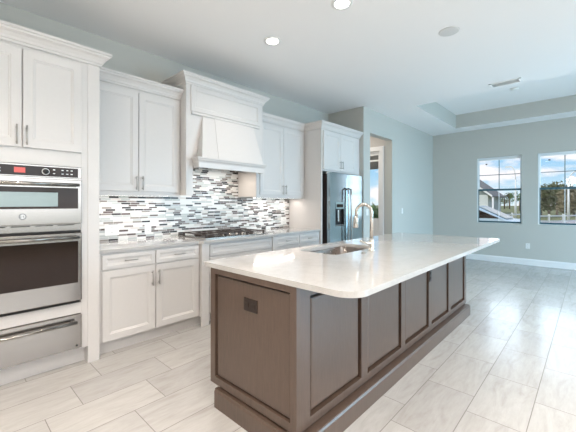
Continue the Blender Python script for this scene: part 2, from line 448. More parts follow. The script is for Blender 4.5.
# ================================================================== CABINETRY
YB = YW - .004   # backs of the cabinets, just clear of the wall
FR = .058
def shaker(x0, x1, z0, z1, y, parent, name='door', rail=FR, th=.02):
    mb = MB().nested('y', x0, x1, z0, z1, y, [(0, .002), (.002, 0), (rail, 0), (rail+.004, .004), (rail+.012, .006), (rail+.016, .010)], back=th)
    return mb.build(name, 'cabinet_white', parent)
def pull(parent, x, z, y, length, vertical=True, name='handle', r=.0055):
    mb = MB(); so = .03; h = length/2
    if vertical:
        mb.cyl((x, y-so, z-h), (x, y-so, z+h), r, n=10)
        for s in (-1, 1): mb.cyl((x, y, z+s*h*.72), (x, y-so, z+s*h*.72), r*.9, n=8)
    else:
        mb.cyl((x-h, y-so, z), (x+h, y-so, z), r, n=10)
        for s in (-1, 1): mb.cyl((x+s*h*.72, y, z), (x+s*h*.72, y-so, z), r*.9, n=8)
    return mb.build(name, 'nickel', parent)
def crown_prof(z, h=.10, out=.075):
    k, o = h/.10, out/.075
    return [(0, z), (.010*o, z), (.012*o, z+.016*k), (.020*o, z+.020*k), (.026*o, z+.036*k), (.042*o, z+.056*k), (.062*o, z+.068*k), (.064*o, z+.080*k), (.075*o, z+.083*k), (.075*o, z+.10*k), (0, z+.10*k)]
def crown(parent, path, z, h=.10, out=.075, side=1):
    return MB().sweep(path, crown_prof(z, h, out), side).build('crown_molding', 'cabinet_white', parent)
CB = .914          # worktop height

# --- oven tower -----------------------------------------------------
TX, TR, TYF = .0, .917, 3.012
tw = thing('oven_cabinet', (.41, 3.35, 0), 'tall white oven cabinet with crown molding at left edge, housing the wall oven', 'cabinet')
b = MB()   # carcass built around the appliance niches
b.box(-.09, 0, TYF, YB, 0, 2.46); b.box(.83, TR, TYF, YB, 0, 2.46)
b.box(0, .045, TYF+.004, YB, .14, 2.46); b.box(.783, .83, TYF+.004, YB, .14, 2.46)
b.box(.045, .783, TYF+.004, YB, 1.598, 2.46); b.box(.045, .783, TYF+.004, YB, .425, .512); b.box(.045, .783, TYF+.004, YB, .14, .152)
b.box(.045, .783, 3.62, YB, .152, 1.598)
b.build('cabinet_body', 'cabinet_white', tw, bevel=.002)
MB().box(0, .83, 3.10, 3.12, 0, .14).build('toe_kick', 'cabinet_white', tw)
for x0, x1, hx in ((.045, .405, .375), (.413, .783, .432)):
    d = shaker(x0, x1, 1.715, 2.425, TYF-.018, tw); pull(d, hx, 1.80, TYF-.018, .14)
crown(tw, [(-.09, YB), (-.09, TYF), (TR, TYF), (TR, YB)], 2.452, .105, .075, 1)

# --- combination wall oven -------------------------------------------
ov = thing('wall_oven', (.414, 3.3, .514), 'stainless steel combination wall oven with microwave above, in tall white cabinet', 'oven')
a0, a1 = .048, .780; yf = TYF - .012
MB().box(a0, a1, yf+.012, 3.6, .514, 1.594).build('oven_body', 'stainless', ov)
MB().box(a0, a1, yf, yf+.02, 1.096, 1.148).build('lower_trim', 'stainless', ov, bevel=.002)
v_ = MB()
for k in range(5):
    x = a0+.02 + k*(a1-a0-.04)/5; v_.box(x, x+.11, yf-.001, yf+.003, 1.137, 1.143)
v_.build('vent_slots', 'gap_shade', ov)
cp = MB().box(a0, a1, yf-.006, yf+.02, 1.505, 1.594).build('control_panel', 'stainless', ov, bevel=.002)
MB().box(a0+.02, a1-.024, yf-.009, yf-.004, 1.512, 1.583).build('panel_glass', 'black_glass', cp)
MB().box(.362, .425, yf-.0105, yf-.008, 1.53, 1.568).build('display', 'display_red', cp)
kn = MB().lathe((.545, yf-.0085, 1.547), [(.020, -.003), (.024, -.003), (.025, .0)], 24, 'Y').build('knob_ring', 'light_print', cp)
MB().lathe((.545, yf-.0085, 1.547), [(.0, -.016), (.018, -.016), (.019, -.002)], 24, 'Y').build('knob', 'black_plastic', cp)
BT = [(x, .014, z, .007) for x in (.59, .645, .675, .705) for z in (1.532, 1.56)] + [(x, .03, z, .005) for x in (.20, .26) for z in (1.553, 1.533)]
for x, w_, z, h_ in BT: MB().box(x, x+w_, yf-.0105, yf-.008, z, z+h_).build('button', 'light_print', cp)
md = MB().box(a0, a1, yf-.022, yf+.01, 1.152, 1.492).build('microwave_door', 'stainless', ov, bevel=.004)
MB().box(a0+.02, a1-.028, yf-.025, yf-.02, 1.268, 1.428).build('door_glass', 'black_glass', md)
MB().box(a0+.10, .618, yf-.0265, yf-.024, 1.285, 1.39).build('window_screen', 'screen_glass', md)
def bar(parent, z, y, x0, x1, r=.0125):
    mb = MB(); mb.cyl((x0, y-.045, z), (x1, y-.045, z), r, n=16)
    for x in (x0+.03, x1-.03): mb.cyl((x, y, z), (x, y-.045, z), r*.75, n=12)
    return mb.build('handle', 'stainless', parent)
bar(md, 1.452, yf-.022, a0+.015, a1-.03)
lg = MB().lathe((.408, yf-.022, 1.213), [(.023, -.002), (.023, .0)], 28, 'Y'); lg.build('badge', 'nickel', md)
lr = MB()
for rr in (.0195,):
    pts = [(.408 + rr*math.cos(a), yf-.0248, 1.213 + rr*math.sin(a)) for a in [2*math.pi*k/24 for k in range(25)]]
    lr.tube(pts, .0022, 6)
lr.tube([(.398 + .004*math.cos(a), yf-.0248, 1.213 + .006*math.sin(a)) for a in [R(60) + R(300)*k/12 for k in range(13)]] , .0011, 6)
lr.tube([(.406, yf-.0248, 1.213), (.402, yf-.0248, 1.213)], .0011, 6)
lr.tube([(.412, yf-.0248, 1.207), (.412, yf-.0248, 1.219), (.418, yf-.0248, 1.219)], .0011, 6); lr.tube([(.412, yf-.0248, 1.213), (.417, yf-.0248, 1.213)], .0011, 6)
lr.tube([(.412, yf-.0248, 1.207), (.418, yf-.0248, 1.207)], .0011, 6)
lr.build('badge_lettering', 'black_plastic', md)
MB().box(a0+.004, a1-.004, yf-.004, yf+.02, 1.076, 1.094).build('door_gap', 'gap_shade', ov)
od = MB().box(a0, a1, yf-.022, yf+.01, .540, 1.076).build('oven_door', 'stainless', ov, bevel=.004)
MB().box(a0+.02, a1-.028, yf-.025, yf-.02, .683, 1.012).build('door_glass', 'black_glass', od)
MB().box(a0+.10, a1-.11, yf-.0265, yf-.024, .72, .945).build('window_screen', 'black_glass', od)
bar(od, 1.044, yf-.022, a0+.015, a1-.03)
MB().box(a0, a1-.012, yf-.002, yf+.02, .518, .538).build('bottom_gap', 'gap_shade', ov)

# --- warming drawer ---------------------------------------------------
wd = thing('warming_drawer', (.414, 3.3, .155), 'stainless steel warming drawer below the wall oven near the floor', 'drawer')
MB().box(a0, a1+.003, TYF-.018, 3.6, .155, .422).build('drawer_front', 'stainless', wd, bevel=.003)
bar(wd, .372, TYF-.018, a0+.02, a1-.04, .012)
MB().lathe((.748, TYF-.018, .178), [(.008, -.001), (.008, .0)], 16, 'Y').build('badge', 'black_plastic', wd)

# --- upper cabinets ---------------------------------------------------
UY = 3.365
def upper(x0, x1, label, z0=1.405, z1=2.46, doors=None, margin=.02, cpath=None):
    o = thing('upper_cabinet', ((x0+x1)/2, 3.53, z0), label, 'cabinet')
    MB().box(x0, x1, UY, YB, z0, z1).build('cabinet_body', 'cabinet_white', o, bevel=.002)
    MB().box(x0, x1, UY+.004, UY+.02, z0-.02, z0).build('light_rail', 'cabinet_white', o)
    for d0, d1, hx in doors:
        d = shaker(d0, d1, z0+.027, z1-.03, UY-.018, o); pull(d, hx, z0+.11, UY-.018, .14)
    crown(o, cpath or [(x0, UY), (x1, UY)], 2.462, .105, .075, 1)
    return o
upper(.917, 1.84, 'white two door upper cabinet between oven tower and range hood', doors=[(.955, 1.375, 1.348), (1.381, 1.815, 1.41)])
upper(2.976, 3.99, 'white two door upper cabinet between range hood and refrigerator', doors=[(3.03, 3.497, 3.468), (3.503, 3.955, 3.533)])

# --- range hood surround ----------------------------------------------
hd = thing('range_hood', (2.407, 3.45, 1.40), 'white wooden range hood with tapered shroud and crown above the cooktop', 'range hood')
HX0, HX1, HY = 1.842, 2.974, 3.24
b = MB(); b.box(HX0, HX1, HY, YB, 1.80, 2.64); b.box(HX0, HX0+.085, HY, YB, 1.40, 1.80); b.box(HX1-.06, HX1, HY+.06, YB, 1.40, 1.80)
b.build('hood_cabinet', 'cabinet_white', hd, bevel=.003)
MB().nested('y', HX0+.055, HX1-.055, 2.335, 2.62, HY-.016, [(0, .002), (.002, 0), (.045, 0), (.052, .006), (.058, .010)], back=.016).build('frieze_panel', 'cabinet_white', hd)
MB().box(HX0+.06, HX1-.06, HY-.022, HY, 2.300, 2.330).build('picture_rail', 'cabinet_white', hd, bevel=.005)
xt0, xt1, zt = 2.045, 2.80, 2.30; xb0, xb1, zb, yb = 1.965, 2.875, 1.815, 3.115
sh = MB().hexa([(xb0, yb, zb), (xb1, yb, zb), (xb1, HY, zb), (xb0, HY, zb)], [(xt0, HY-.012, zt), (xt1, HY-.012, zt), (xt1, HY, zt), (xt0, HY, zt)])
sh.build('shroud', 'cabinet_white', hd, bevel=.002)
# thin centre board on the shroud front
def shp(x, s):  # point on the shroud front, s from bottom 0 to top 1
    return (x, yb + (HY-.012-yb)*s - .004, zb + (zt-zb)*s)
c0, c1 = 2.20, 2.65; q0, q1 = 2.18, 2.67
v4 = [shp(q0, 0), shp(q1, 0), shp(c1, 1), shp(c0, 1)]
MB().prism(v4, (0, .006, 0)).build('shroud_board', 'cabinet_white', hd, bevel=.001)
# mantel ledge with cove
lp = [(0, 1.712), (.012, 1.705), (.016, 1.76), (.020, 1.772), (.030, 1.785), (.034, 1.80), (.040, 1.805), (.040, 1.818), (0, 1.818)]
MB().sweep([(1.945, HY), (1.945, 3.14), (2.885, 3.14), (2.885, HY)], lp, 1).build('mantel', 'cabinet_white', hd)
MB().box(1.948, 2.882, 3.142, YW-.012, 1.765, 1.80).build('mantel_soffit', 'cabinet_white', hd)
fi = MB().box(2.08, 2.75, 3.26, 3.60, 1.752, 1.766).build('filter_insert', 'stainless', hd)
crown(hd, [(HX0, YB), (HX0, HY), (HX1, HY), (HX1, YB)], 2.625, .11, .07, 1)

# --- refrigerator surround ----------------------------------------------
PX = 3.99; FY = 3.02
fc = thing('refrigerator_cabinet', (4.55, 3.35, 0), 'white tall cabinet surround with two doors above the refrigerator', 'cabinet')
MB().box(PX, PX+.03, FY, YB, 0, 2.46).build('side_panel', 'cabinet_white', fc, bevel=.002)
MB().box(PX+.03, XR-.004, FY+.003, YB, 1.815, 2.46).build('cabinet_body', 'cabinet_white', fc)
MB().box(5.065, XR-.004, FY+.003, YB, 0, 1.815).build('filler_panel', 'cabinet_white', fc)
for x0, x1, hx in ((4.03, 4.49, 4.46), (4.496, 4.955, 4.527)):
    d = shaker(x0, x1, 1.84, 2.44, FY-.018, fc); pull(d, hx, 1.935, FY-.018, .13)
crown(fc, [(PX, UY), (PX, FY), (XR-.004, FY)], 2.462, .105, .075, 1)

# --- base cabinets -------------------------------------------------------
BY = 3.062
def base(x0, x1, label, fronts, toe=True, name='base_cabinet', yf=BY):
    o = thing(name, ((x0+x1)/2, 3.4, 0), label, 'cabinet')
    MB().box(x0, x1, yf, YB, .105, .882).build('cabinet_body', 'cabinet_white', o, bevel=.0015)
    MB().box(x0, x1, 3.11, 3.13, 0, .105).build('toe_kick', 'cabinet_white', o)
    for kind, a, b_, z0, z1, hx, hz in fronts:
        f = shaker(a, b_, z0, z1, yf-.018, o, kind, rail=(.032 if kind == 'drawer' else FR))
        if hx is not None: pull(f, hx, hz, yf-.018, .115 if kind == 'drawer' else .14, vertical=(kind == 'door'))
    return o
base(.918, 1.893, 'white base cabinet with two drawers and two doors beside the oven tower', [
    ('drawer', .948, 1.408, .738, .862, 1.178, .802), ('drawer', 1.418, 1.880, .738, .862, 1.650, .802),
    ('door', .948, 1.408, .118, .724, 1.375, .607), ('door', 1.418, 1.880, .118, .724, 1.440, .607)])
cb = base(1.893, 3.022, 'white cooktop base cabinet with corner posts and one wide panel', [
    ('drawer', 2.0, 2.93, .738, .862, None, 0), ('drawer', 2.0, 2.93, .43, .724, 2.465, .64), ('drawer', 2.0, 2.93, .118, .416, 2.465, .33)], yf=3.03)
MB().box(1.893, 1.985, 3.005, 3.03, 0, .882).build('corner_post', 'cabinet_white', cb, bevel=.003)
MB().box(2.94, 3.022, 3.005, 3.03, 0, .882).build('corner_post', 'cabinet_white', cb, bevel=.003)
base(3.023, 3.989, 'white base cabinet with two small drawers beside the refrigerator', [
    ('drawer', 3.045, 3.50, .738, .862, 3.27, .802), ('drawer', 3.512, 3.965, .738, .862, 3.74, .802),
    ('door', 3.045, 3.50, .118, .724, 3.47, .607), ('door', 3.512, 3.965, .118, .724, 3.54, .607)])
# wall run worktop
ct = MB()
pl = [(.918, YB, .883), (.918, 3.035, .883), (1.875, 3.035, .883), (1.90, 2.98, .883), (3.01, 2.98, .883), (3.035, 3.035, .883), (3.989, 3.035, .883), (3.989, YB, .883)]
ct.prism(pl, (0, 0, .031))
tag(ct.build('countertop', 'quartz', bevel=.003), 'white quartz countertop along the kitchen wall under the backsplash', 'countertop')
# backsplash
bs = MB(); bs.box(.918, 3.989, YW-.012, YB, CB, 1.387); bs.box(1.928, 2.913, YW-.012, YB, 1.387, 1.765)
tag(bs.build('backsplash', 'mosaic'), 'mosaic tile backsplash of white, grey and dark strips on kitchen wall', 'backsplash')

# --- gas cooktop -----------------------------------------------------------
ck = thing('gas_cooktop', (2.45, 3.38, CB), 'stainless gas cooktop with dark cast iron grates set in the wall countertop', 'cooktop')
kx0, kx1, ky0, ky1 = 1.99, 2.90, 3.09, 3.61
MB().box(kx0, kx1, ky0, ky1, CB, CB+.012).build('cooktop_tray', 'stainless', ck, bevel=.004)
for i in range(3):
    g0 = kx0 + .015 + i*(kx1-kx0-.03)/3; g1_ = g0 + (kx1-kx0-.03)/3 - .008
    yy0 = ky0 + (.02 if i != 1 else .10)
    g = MB(); z = CB + .052; r = .0075
    for y in (yy0, (yy0+ky1-.02)/2, ky1-.02): g.box(g0, g1_, y-r, y+r, z-.012, z)
    for x in (g0+r, (g0+g1_)/2, g1_-r): g.box(x-r, x+r, yy0, ky1-.02, z-.012, z)
    for x in (g0+r, g1_-r):
        for y in (yy0, ky1-.02): g.box(x-r*1.4, x+r*1.4, y-r*1.4, y+r*1.4, CB+.012, z)
    g.build('grate', 'cast_iron', ck, bevel=.002)
for x, y in ((kx0+.16, 3.22), (kx0+.16, 3.49), ((kx0+kx1)/2, 3.42), (kx1-.16, 3.22), (kx1-.16, 3.49)):
    MB().lathe((x, y, CB+.012), [(.05, 0), (.05, .008), (.036, .010), (.036, .022), (.0, .024)], 24).build('burner', 'cast_iron', ck)
for k in range(5):
    MB().lathe((2.27 + k*.09, 3.135, CB+.012), [(.021, 0), (.021, .006), (.017, .010), (.015, .034), (.0, .036)], 20).build('knob', 'stainless', ck)

# --- wall outlets on the backsplash -----------------------------------------
def plate(x, z, label, w=.075, h=.115, y=YW-.012, kind='outlet', axis='y', mt='white_plastic', group=None, cat=None, slotm='gap_shade', horizontal=False):
    loc = (x, y, z) if axis == 'y' else (y, x, z)
    o = thing('wall_outlet' if kind == 'outlet' else 'light_switch', loc, label, cat or kind, group)
    def bx(a0, a1, d0, d1, z0, z1): 
        return MB().box(a0, a1, y+d0, y+d1, z0, z1) if axis == 'y' else MB().box(y+d0, y+d1, a0, a1, z0, z1)
    bx(x-w/2, x+w/2, -.006, 0, z-h/2, z+h/2).build('cover_plate', mt, o, bevel=.002)
    if kind == 'outlet':
        for s in (-1, 1):
            cx, cz = (x+s*.028, z) if horizontal else (x, z+s*.024)
            rc = bx(cx-.015, cx+.015, -.008, -.005, cz-.013, cz+.013).build('receptacle', mt, o)
            sl = MB()
            for q in (-1, 1):
                if axis == 'y': sl.box(cx+q*.006-.0012, cx+q*.006+.0012, y-.0086, y-.0075, cz-.005, cz+.005)
                else: sl.box(y-.0086, y-.0075, cx+q*.006-.0012, cx+q*.006+.0012, cz-.005, cz+.005)
            sl.build('slot', slotm, rc)
    else:
        bx(x-.016, x+.016, -.009, -.005, z-.033, z+.033).build('rocker', mt, o, bevel=.001)
    return o
plate(1.24, 1.03, 'white double wall outlet on mosaic backsplash beside the oven tower', w=.14)
plate(1.62, 1.03, 'white wall outlet on mosaic backsplash behind left countertop, nearer the cooktop')
plate(3.85, 1.03, 'white double wall outlet on mosaic backsplash beside the refrigerator panel', w=.13)

# --- under cabinet lights ----------------------------------------------------
for x0, x1, lb in ((1.0, 1.78, 'slim under cabinet light below the left upper cabinet'), (3.05, 3.92, 'slim under cabinet light below the right upper cabinet')):
    o = thing('under_cabinet_light', ((x0+x1)/2, 3.52, 1.39), lb, 'light')
    MB().box(x0, x1, 3.50, 3.54, 1.392, 1.4035).build('housing', 'white_plastic', o)
    MB().box(x0+.01, x1-.01, 3.505, 3.535, 1.388, 1.393).build('diffuser', 'bulb', o)
    light('under_cabinet_lamp', 'AREA', ((x0+x1)/2, 3.52, 1.383), (0, 0, 0), 1.7, (1, .90, .82), x1-x0, .03)
for x in (2.2, 2.63):
    light('hood_lamp', 'AREA', (x, 3.42, 1.745), (0, 0, 0), 1.5, (1, .88, .76), .06, .06)

# --- refrigerator ---------------------------------------------------------------
rf = thing('refrigerator', (4.54, 3.3, 0), 'stainless steel side by side refrigerator with water dispenser in white surround', 'refrigerator')
rx0, rx1, ry = 4.075, 5.02, 2.915; rs = 4.535; rt = 1.79
MB().box(rx0, rx1, 2.975, 3.66, .02, 1.775).build('refrigerator_body', 'fridge_side', rf, bevel=.004)
for a, b_, nm in ((rx0, rs-.004, 'left'), (rs+.004, rx1, 'right')):
    dd = MB(); 
    if nm == 'left':   # door with a dispenser niche
        nx0, nx1, nz0, nz1 = 4.215, 4.455, .955, 1.335
        dd.box(a, nx0, ry, ry+.056, .06, rt); dd.box(nx1, b_, ry, ry+.056, .06, rt); dd.box(nx0, nx1, ry, ry+.056, .06, nz0); dd.box(nx0, nx1, ry, ry+.056, nz1, rt)
        dd.box(nx0, nx1, ry+.045, ry+.056, nz0, nz1)
        dn = dd.build('door', 'fridge_steel', rf)
        dp = MB(); dp.box(nx0, nx1, ry+.040, ry+.045, nz0, nz1)
        dp.box(nx0, nx0+.004, ry-.001, ry+.04, nz0, nz1); dp.box(nx1-.004, nx1, ry-.001, ry+.04, nz0, nz1); dp.box(nx0, nx1, ry-.001, ry+.04, nz0, nz0+.01)
        ds = dp.build('dispenser', 'black_plastic', dn)
        MB().box(nx0+.004, nx1-.004, ry-.003, ry+.03, 1.225, nz1).build('dispenser_panel', 'screen_glass', dn)
        MB().box(nx0+.03, nx1-.03, ry-.0045, ry-.002, 1.25, 1.30).build('display', 'black_glass', dn)
        MB().box(4.31, 4.365, ry+.015, ry+.03, 1.02, 1.215).build('paddle', 'stainless', dn, bevel=.004)
        MB().box(nx0+.01, nx1-.01, ry+.0, ry+.038, nz0+.01, nz0+.018).build('drip_tray', 'nickel', dn)
    else:
        dd.box(a, b_, ry, ry+.056, .06, rt); dn = dd.build('door', 'fridge_steel', rf, bevel=.006)
    hx = rs - .045 if nm == 'left' else rs + .045
    P = [(hx, ry, 1.555)] + [(hx, ry-.052 - .012*math.sin(math.pi*k/10), 1.535 - .95*k/10) for k in range(11)] + [(hx, ry, .565)]
    MB().tube(P, .0145, 12).build('handle', 'stainless', dn)
MB().box(rx0+.02, rx1-.02, 2.96, 3.0, .0, .06).build('kick_grille', 'black_plastic', rf)
hg = MB(); hg.box(rx0+.01, rx0+.07, 2.93, 3.0, 1.776, 1.80); hg.build('hinge', 'white_plastic', rf)

# ================================================================== ISLAND
IX0, IX1, IY0, IY1 = 1.228, 4.27, 1.085, 1.845; IZ0, IZ1 = .132, .884
isl = thing('kitchen_island', (2.8, 1.5, 0), 'dark espresso stained kitchen island with framed panels under white worktop', 'island')
pr = [(0, 0), (.045, 0), (.047, .003), (.052, .006), (.056, .018)]
SK = .064
core = MB()   # four thin walls, open where the sink hangs
core.box(IX0+SK, IX1, IY0+SK, IY0+SK+.02, IZ0, IZ1); core.box(IX0+SK, IX1, IY1-.02, IY1, IZ0, IZ1)
core.box(IX0+SK, IX0+SK+.02, IY0+SK+.02, IY1-.02, IZ0, IZ1); core.box(IX1-.02, IX1, IY0+SK+.02, IY1-.02, IZ0, IZ1)
core.box(IX0+SK+.02, IX1-.02, IY0+SK+.02, IY1-.02, IZ0, IZ0+.02)
core.build('island_body', 'espresso_wood', isl)
# end frame and panel (faces -x)
def ring(axis, a0, a1, z0, z1, h, pos, th):
    """frame board with one or more rectangular holes h=[(b0,b1,c0,c1)] along one row"""
    mb = MB(); B = (lambda p0, p1, q0, q1: mb.box(p0, p1, pos, pos+th, q0, q1)) if axis == 'y' else (lambda p0, p1, q0, q1: mb.box(pos, pos+th, p0, p1, q0, q1))
    cz0, cz1 = h[0][2], h[0][3]
    B(a0, a1, z0, cz0); B(a0, a1, cz1, z1)
    xs = [a0] + [v for q in h for v in q[:2]] + [a1]
    for i in range(0, len(xs), 2): B(xs[i], xs[i+1], cz0, cz1)
    return mb
ring('x', IY0, IY1, IZ0, IZ1, [(1.130, 1.797, .178, .848)], IX0, SK).build('end_frame', 'espresso_wood', isl)
def bead(mb, axis, a0, a1, z0, z1, pos, d, w=.012):
    mb.nested(axis, a0, a1, z0, z1, pos, [(0, .002), (w*.5, .0045), (w, d-.001), (w, d)], back=None)
ep = MB().nested('x', 1.130, 1.797, .178, .848, IX0, [(0, .058), (.011, .058), (.012, .014), (.016, .012), (.020, .012)], back=.0625)
ep.build('end_panel', 'espresso_wood', isl)
PN = [(1.337, 1.862), (1.941, 2.466), (2.541, 3.055), (3.130, 3.620), (3.695, 4.20)]
ring('y', IX0+SK, IX1, IZ0, IZ1, [(a, c_, .180, .820) for a, c_ in PN], IY0, SK).build('front_frame', 'espresso_wood', isl)
for a, c_ in PN:
    MB().nested('y', a, c_, .180, .820, IY0, [(0, .061), (.019, .061), (.020, .014), (.026, .011), (.032, .010)], back=.0635).build('front_panel', 'espresso_wood', isl)
# plinth, with a shadow gap below the body
pb = [(0, 0), (.018, 0), (.018, .102), (.012, .112), (.012, .120), (0, .120)]
MB().sweep([(IX0-.005, 1.770), (IX0-.005, IY0-.03), (IX1-.03, IY0-.03), (IX1-.03, 1.770)], pb, 1).build('plinth', 'espresso_wood', isl)
MB().box(IX0+.012, IX1-.04, IY0+.012, 1.760, 0, .132).build('plinth_core', 'gap_shade', isl)  # core coloured near-black to paint the shade inside the gap
MB().box(IX0-.005, IX0+.012, IY0-.03, 1.769, 0, .1185).build('plinth_top', 'espresso_wood', isl)
MB().box(IX0+.012, IX1-.031, IY0-.03, IY0+.012, 0, .1185).build('plinth_top', 'espresso_wood', isl)

# worktop with a sink cut-out, front left corner rounded
SX0, SX1, SY0, SY1 = 2.06, 2.74, 1.42, 1.815
def rrect(x0, x1, y0, y1, r, seg=6):
    rs_ = r if isinstance(r, (list, tuple)) else [r]*4
    P = []
    for (cx, cy, a, q) in ((x0, y0, 180, rs_[0]), (x1, y0, 270, rs_[1]), (x1, y1, 0, rs_[2]), (x0, y1, 90, rs_[3])):
        sx = 1 if cx == x0 else -1; sy = 1 if cy == y0 else -1
        for k in range(seg+1):
            an = R(a + 90*k/seg); P.append((cx + sx*q + q*math.cos(an), cy + sy*q + q*math.sin(an)))
    return P
def slab_with_hole(outer, inner, z0, z1):
    bm = bmesh.new()
    for z in (z0, z1):
        es = []
        for lp_ in (outer, inner):
            vs = [bm.verts.new((x, y, z)) for x, y in lp_]
            es += [bm.edges.new((vs[i], vs[(i+1) % len(vs)])) for i in range(len(vs))]
        bmesh.ops.triangle_fill(bm, use_beauty=True, use_dissolve=False, edges=es)
    bm.verts.ensure_lookup_table()
    no_, ni = len(outer), len(inner); half = no_ + ni
    for st_, n in ((0, no_), (no_, ni)):
        for i in range(n):
            j = (i+1) % n
            try: bm.faces.new([bm.verts[st_+i], bm.verts[st_+j], bm.verts[half+st_+j], bm.verts[half+st_+i]])
            except ValueError: pass
    mb = MB(); mb.bm.free(); mb.bm = bm; return mb
WX0, WX1, WY0, WY1 = 1.225, 4.285, .745, 1.925
wt = slab_with_hole(rrect(WX0, WX1, WY0, WY1, [.11, .015, .02, .015], 8), rrect(SX0, SX1, SY0, SY1, .06), .884, CB)
tag(wt.build('island_countertop', 'quartz', bevel=.003), 'large white quartz countertop with rounded corner and sink cutout on island', 'countertop')

# sink
sk = thing('kitchen_sink', ((SX0+SX1)/2, (SY0+SY1)/2, .68), 'stainless steel undermount sink set in the white island countertop', 'sink')
bm = bmesh.new(); loops = []
for (ins, z, rr) in ((-.02, .8835, .07), (-.002, .8835, .06), (.0, .875, .06), (.012, .70, .06), (.04, .685, .05), (.12, .682, .04)):
    loops.append([bm.verts.new((x, y, z)) for x, y in rrect(SX0+ins, SX1-ins, SY0+ins, SY1-ins, rr)])
for A, B in zip(loops, loops[1:]):
    for i in range(len(A)): bm.faces.new([A[i], A[(i+1) % len(A)], B[(i+1) % len(A)], B[i]]).smooth = True
bm.faces.new(loops[-1])
mb = MB(); mb.bm.free(); mb.bm = bm
so = mb.build('basin', 'sink_steel', sk); so.modifiers.new('thick', 'SOLIDIFY').thickness = .002
MB().lathe(((SX0+SX1)/2, (SY0+SY1)/2, .683), [(.045, 0), (.045, .003), (.03, .002), (.0, .001)], 24).build('drain', 'nickel', sk)

# faucet
fx_, fy_ = 2.47, 1.345
fa = thing('kitchen_faucet', (fx_, fy_, CB), 'tall brushed nickel gooseneck faucet with side lever on island', 'faucet')
MB().lathe((fx_, fy_, CB), [(.030, 0), (.030, .006), (.024, .012), (.021, .03), (.021, .085), (.0165, .10)], 28).build('base', 'faucet_nickel', fa)
dirx, diry = -.28, .96
P = [(fx_, fy_, CB+.09), (fx_, fy_, CB+.322)]
rad = .064; n = 14
for k in range(1, n+1):
    a = math.pi * k / n * 1.03
    d_ = rad - rad*math.cos(a); P.append((fx_ + dirx*d_, fy_ + diry*d_, CB+.322 + rad*math.sin(a)))
P.append((P[-1][0]+dirx*.002, P[-1][1]+diry*.002, P[-1][2]-.03))
MB().tube(P, .0145, 16).build('gooseneck', 'faucet_nickel', fa)
e_ = Vector(P[-1])
MB().tube([e_, e_+Vector((0, 0, -.02)), e_+Vector((dirx*.004, diry*.004, -.09)), e_+Vector((dirx*.004, diry*.004, -.10))], [.0155, .019, .0235, .020], 18).build('spray_head', 'faucet_nickel', fa)
MB().tube([(fx_, fy_, CB+.062), (fx_-.035, fy_+.012, CB+.064), (fx_-.05, fy_+.02, CB+.066), (fx_-.10, fy_+.05, CB+.085)], [.016, .016, .008, .006], 12).build('lever', 'faucet_nickel', fa)
# air switch
tag(MB().lathe((2.29, 1.315, CB), [(.019, 0), (.019, .005), (.013, .006), (.013, .010), (.0, .010)], 24).build('air_switch', 'nickel'), 'small round metal disposal button on the island countertop beside the sink', 'button')

plate(1.452, .713, 'dark brown wall outlet on the brown end panel of the island', w=.118, h=.074, y=IX0+.012, axis='x', mt='brown_plastic', horizontal=True, slotm='gap_shade')
plate(3.092, .645, 'narrow dark outlet on island front between third and fourth panels', w=.045, h=.11, y=IY0, mt='brown_plastic')

# ================================================================== WALL AND CEILING FITTINGS
plate(6.72, 1.155, 'white light switch on blue wall right of the hall opening', y=YL, kind='switch')
plate(5.245, 1.155, 'white light switch on narrow wall between refrigerator and hall opening', y=YL, kind='switch')
plate(.985, .406, 'white wall outlet low on far wall between the two windows', y=XF, axis='x')

def downlight(x, y, label, group=None):
    o = thing('recessed_light', (x, y, CZ), label, 'ceiling light', group)
    MB().lathe((x, y, CZ), [(.062, -.002), (.072, -.006), (.092, -.004), (.094, 0)], 32).build('trim_ring', 'white_plastic', o)
    MB().lathe((x, y, CZ), [(.0, -.0085), (.060, -.0085), (.062, -.003)], 32).build('lamp_lens', 'bulb', o)
    return o
LP = 18; WARM = (1, .89, .79)
downlight(2.411, 2.47, 'round lit recessed ceiling light above the kitchen aisle, farther from camera')
downlight(2.368, 1.57, 'round lit recessed ceiling light above the island at top edge of photo')
hid = [(.35, 1.3), (-1.2, 1.8), (-1.2, -.3), (.6, -.5), (2.4, -.6), (4.4, -.9), (-1.2, -2.2), (.6, -2.2), (2.4, -2.2)]  # extra fixtures added out of view to fill the room with light
for x, y in hid:
    downlight(x, y, 'added recessed ceiling light outside the frame of the photo', 'unseen recessed ceiling lights')
for x, y in [(2.411, 2.47), (2.368, 1.57)] + hid:
    light('downlight_lamp', 'AREA', (x, y, CZ-.012), (0, 0, 0), LP * (.28 if x in (2.411, 2.368) else 1), WARM, .12, shape='DISK', spread=R(125))
for x, y, lb in ((-1.1, .6, 'added unseen opal globe fill light behind the camera, nearer the kitchen'), (-1.1, -1.8, 'added unseen opal globe fill light behind the camera by the patio doors')):
    o = thing('fill_globe', (x, y, CZ), lb, 'fill light')  # unseen globe, added to brighten the ceiling
    MB().lathe((x, y, CZ), [(.0, -.025), (.06, -.025), (.065, 0)], 24).build('canopy', 'nickel', o)
    MB().cyl((x, y, CZ-.02), (x, y, 2.44), .006, n=8).build('stem', 'nickel', o)
    MB().lathe((x, y, 2.28), [(.16*math.sin(math.pi*k/12), -.16*math.cos(math.pi*k/12)) for k in range(13)], 24).build('globe_shade', 'opal', o)
    l_ = light('fill_globe_lamp', 'POINT', (x, y, 2.28), (0, 0, 0), 235, (1, .96, .92)); l_.data.shadow_soft_size = .17
downlight(5.7, 4.3, 'added unseen recessed ceiling light in the hall behind the opening')  # added fixture, its lamp brightens the hall walls
light('downlight_lamp', 'AREA', (5.7, 4.3, CZ-.012), (0, 0, 0), 22, WARM, .12, shape='DISK')
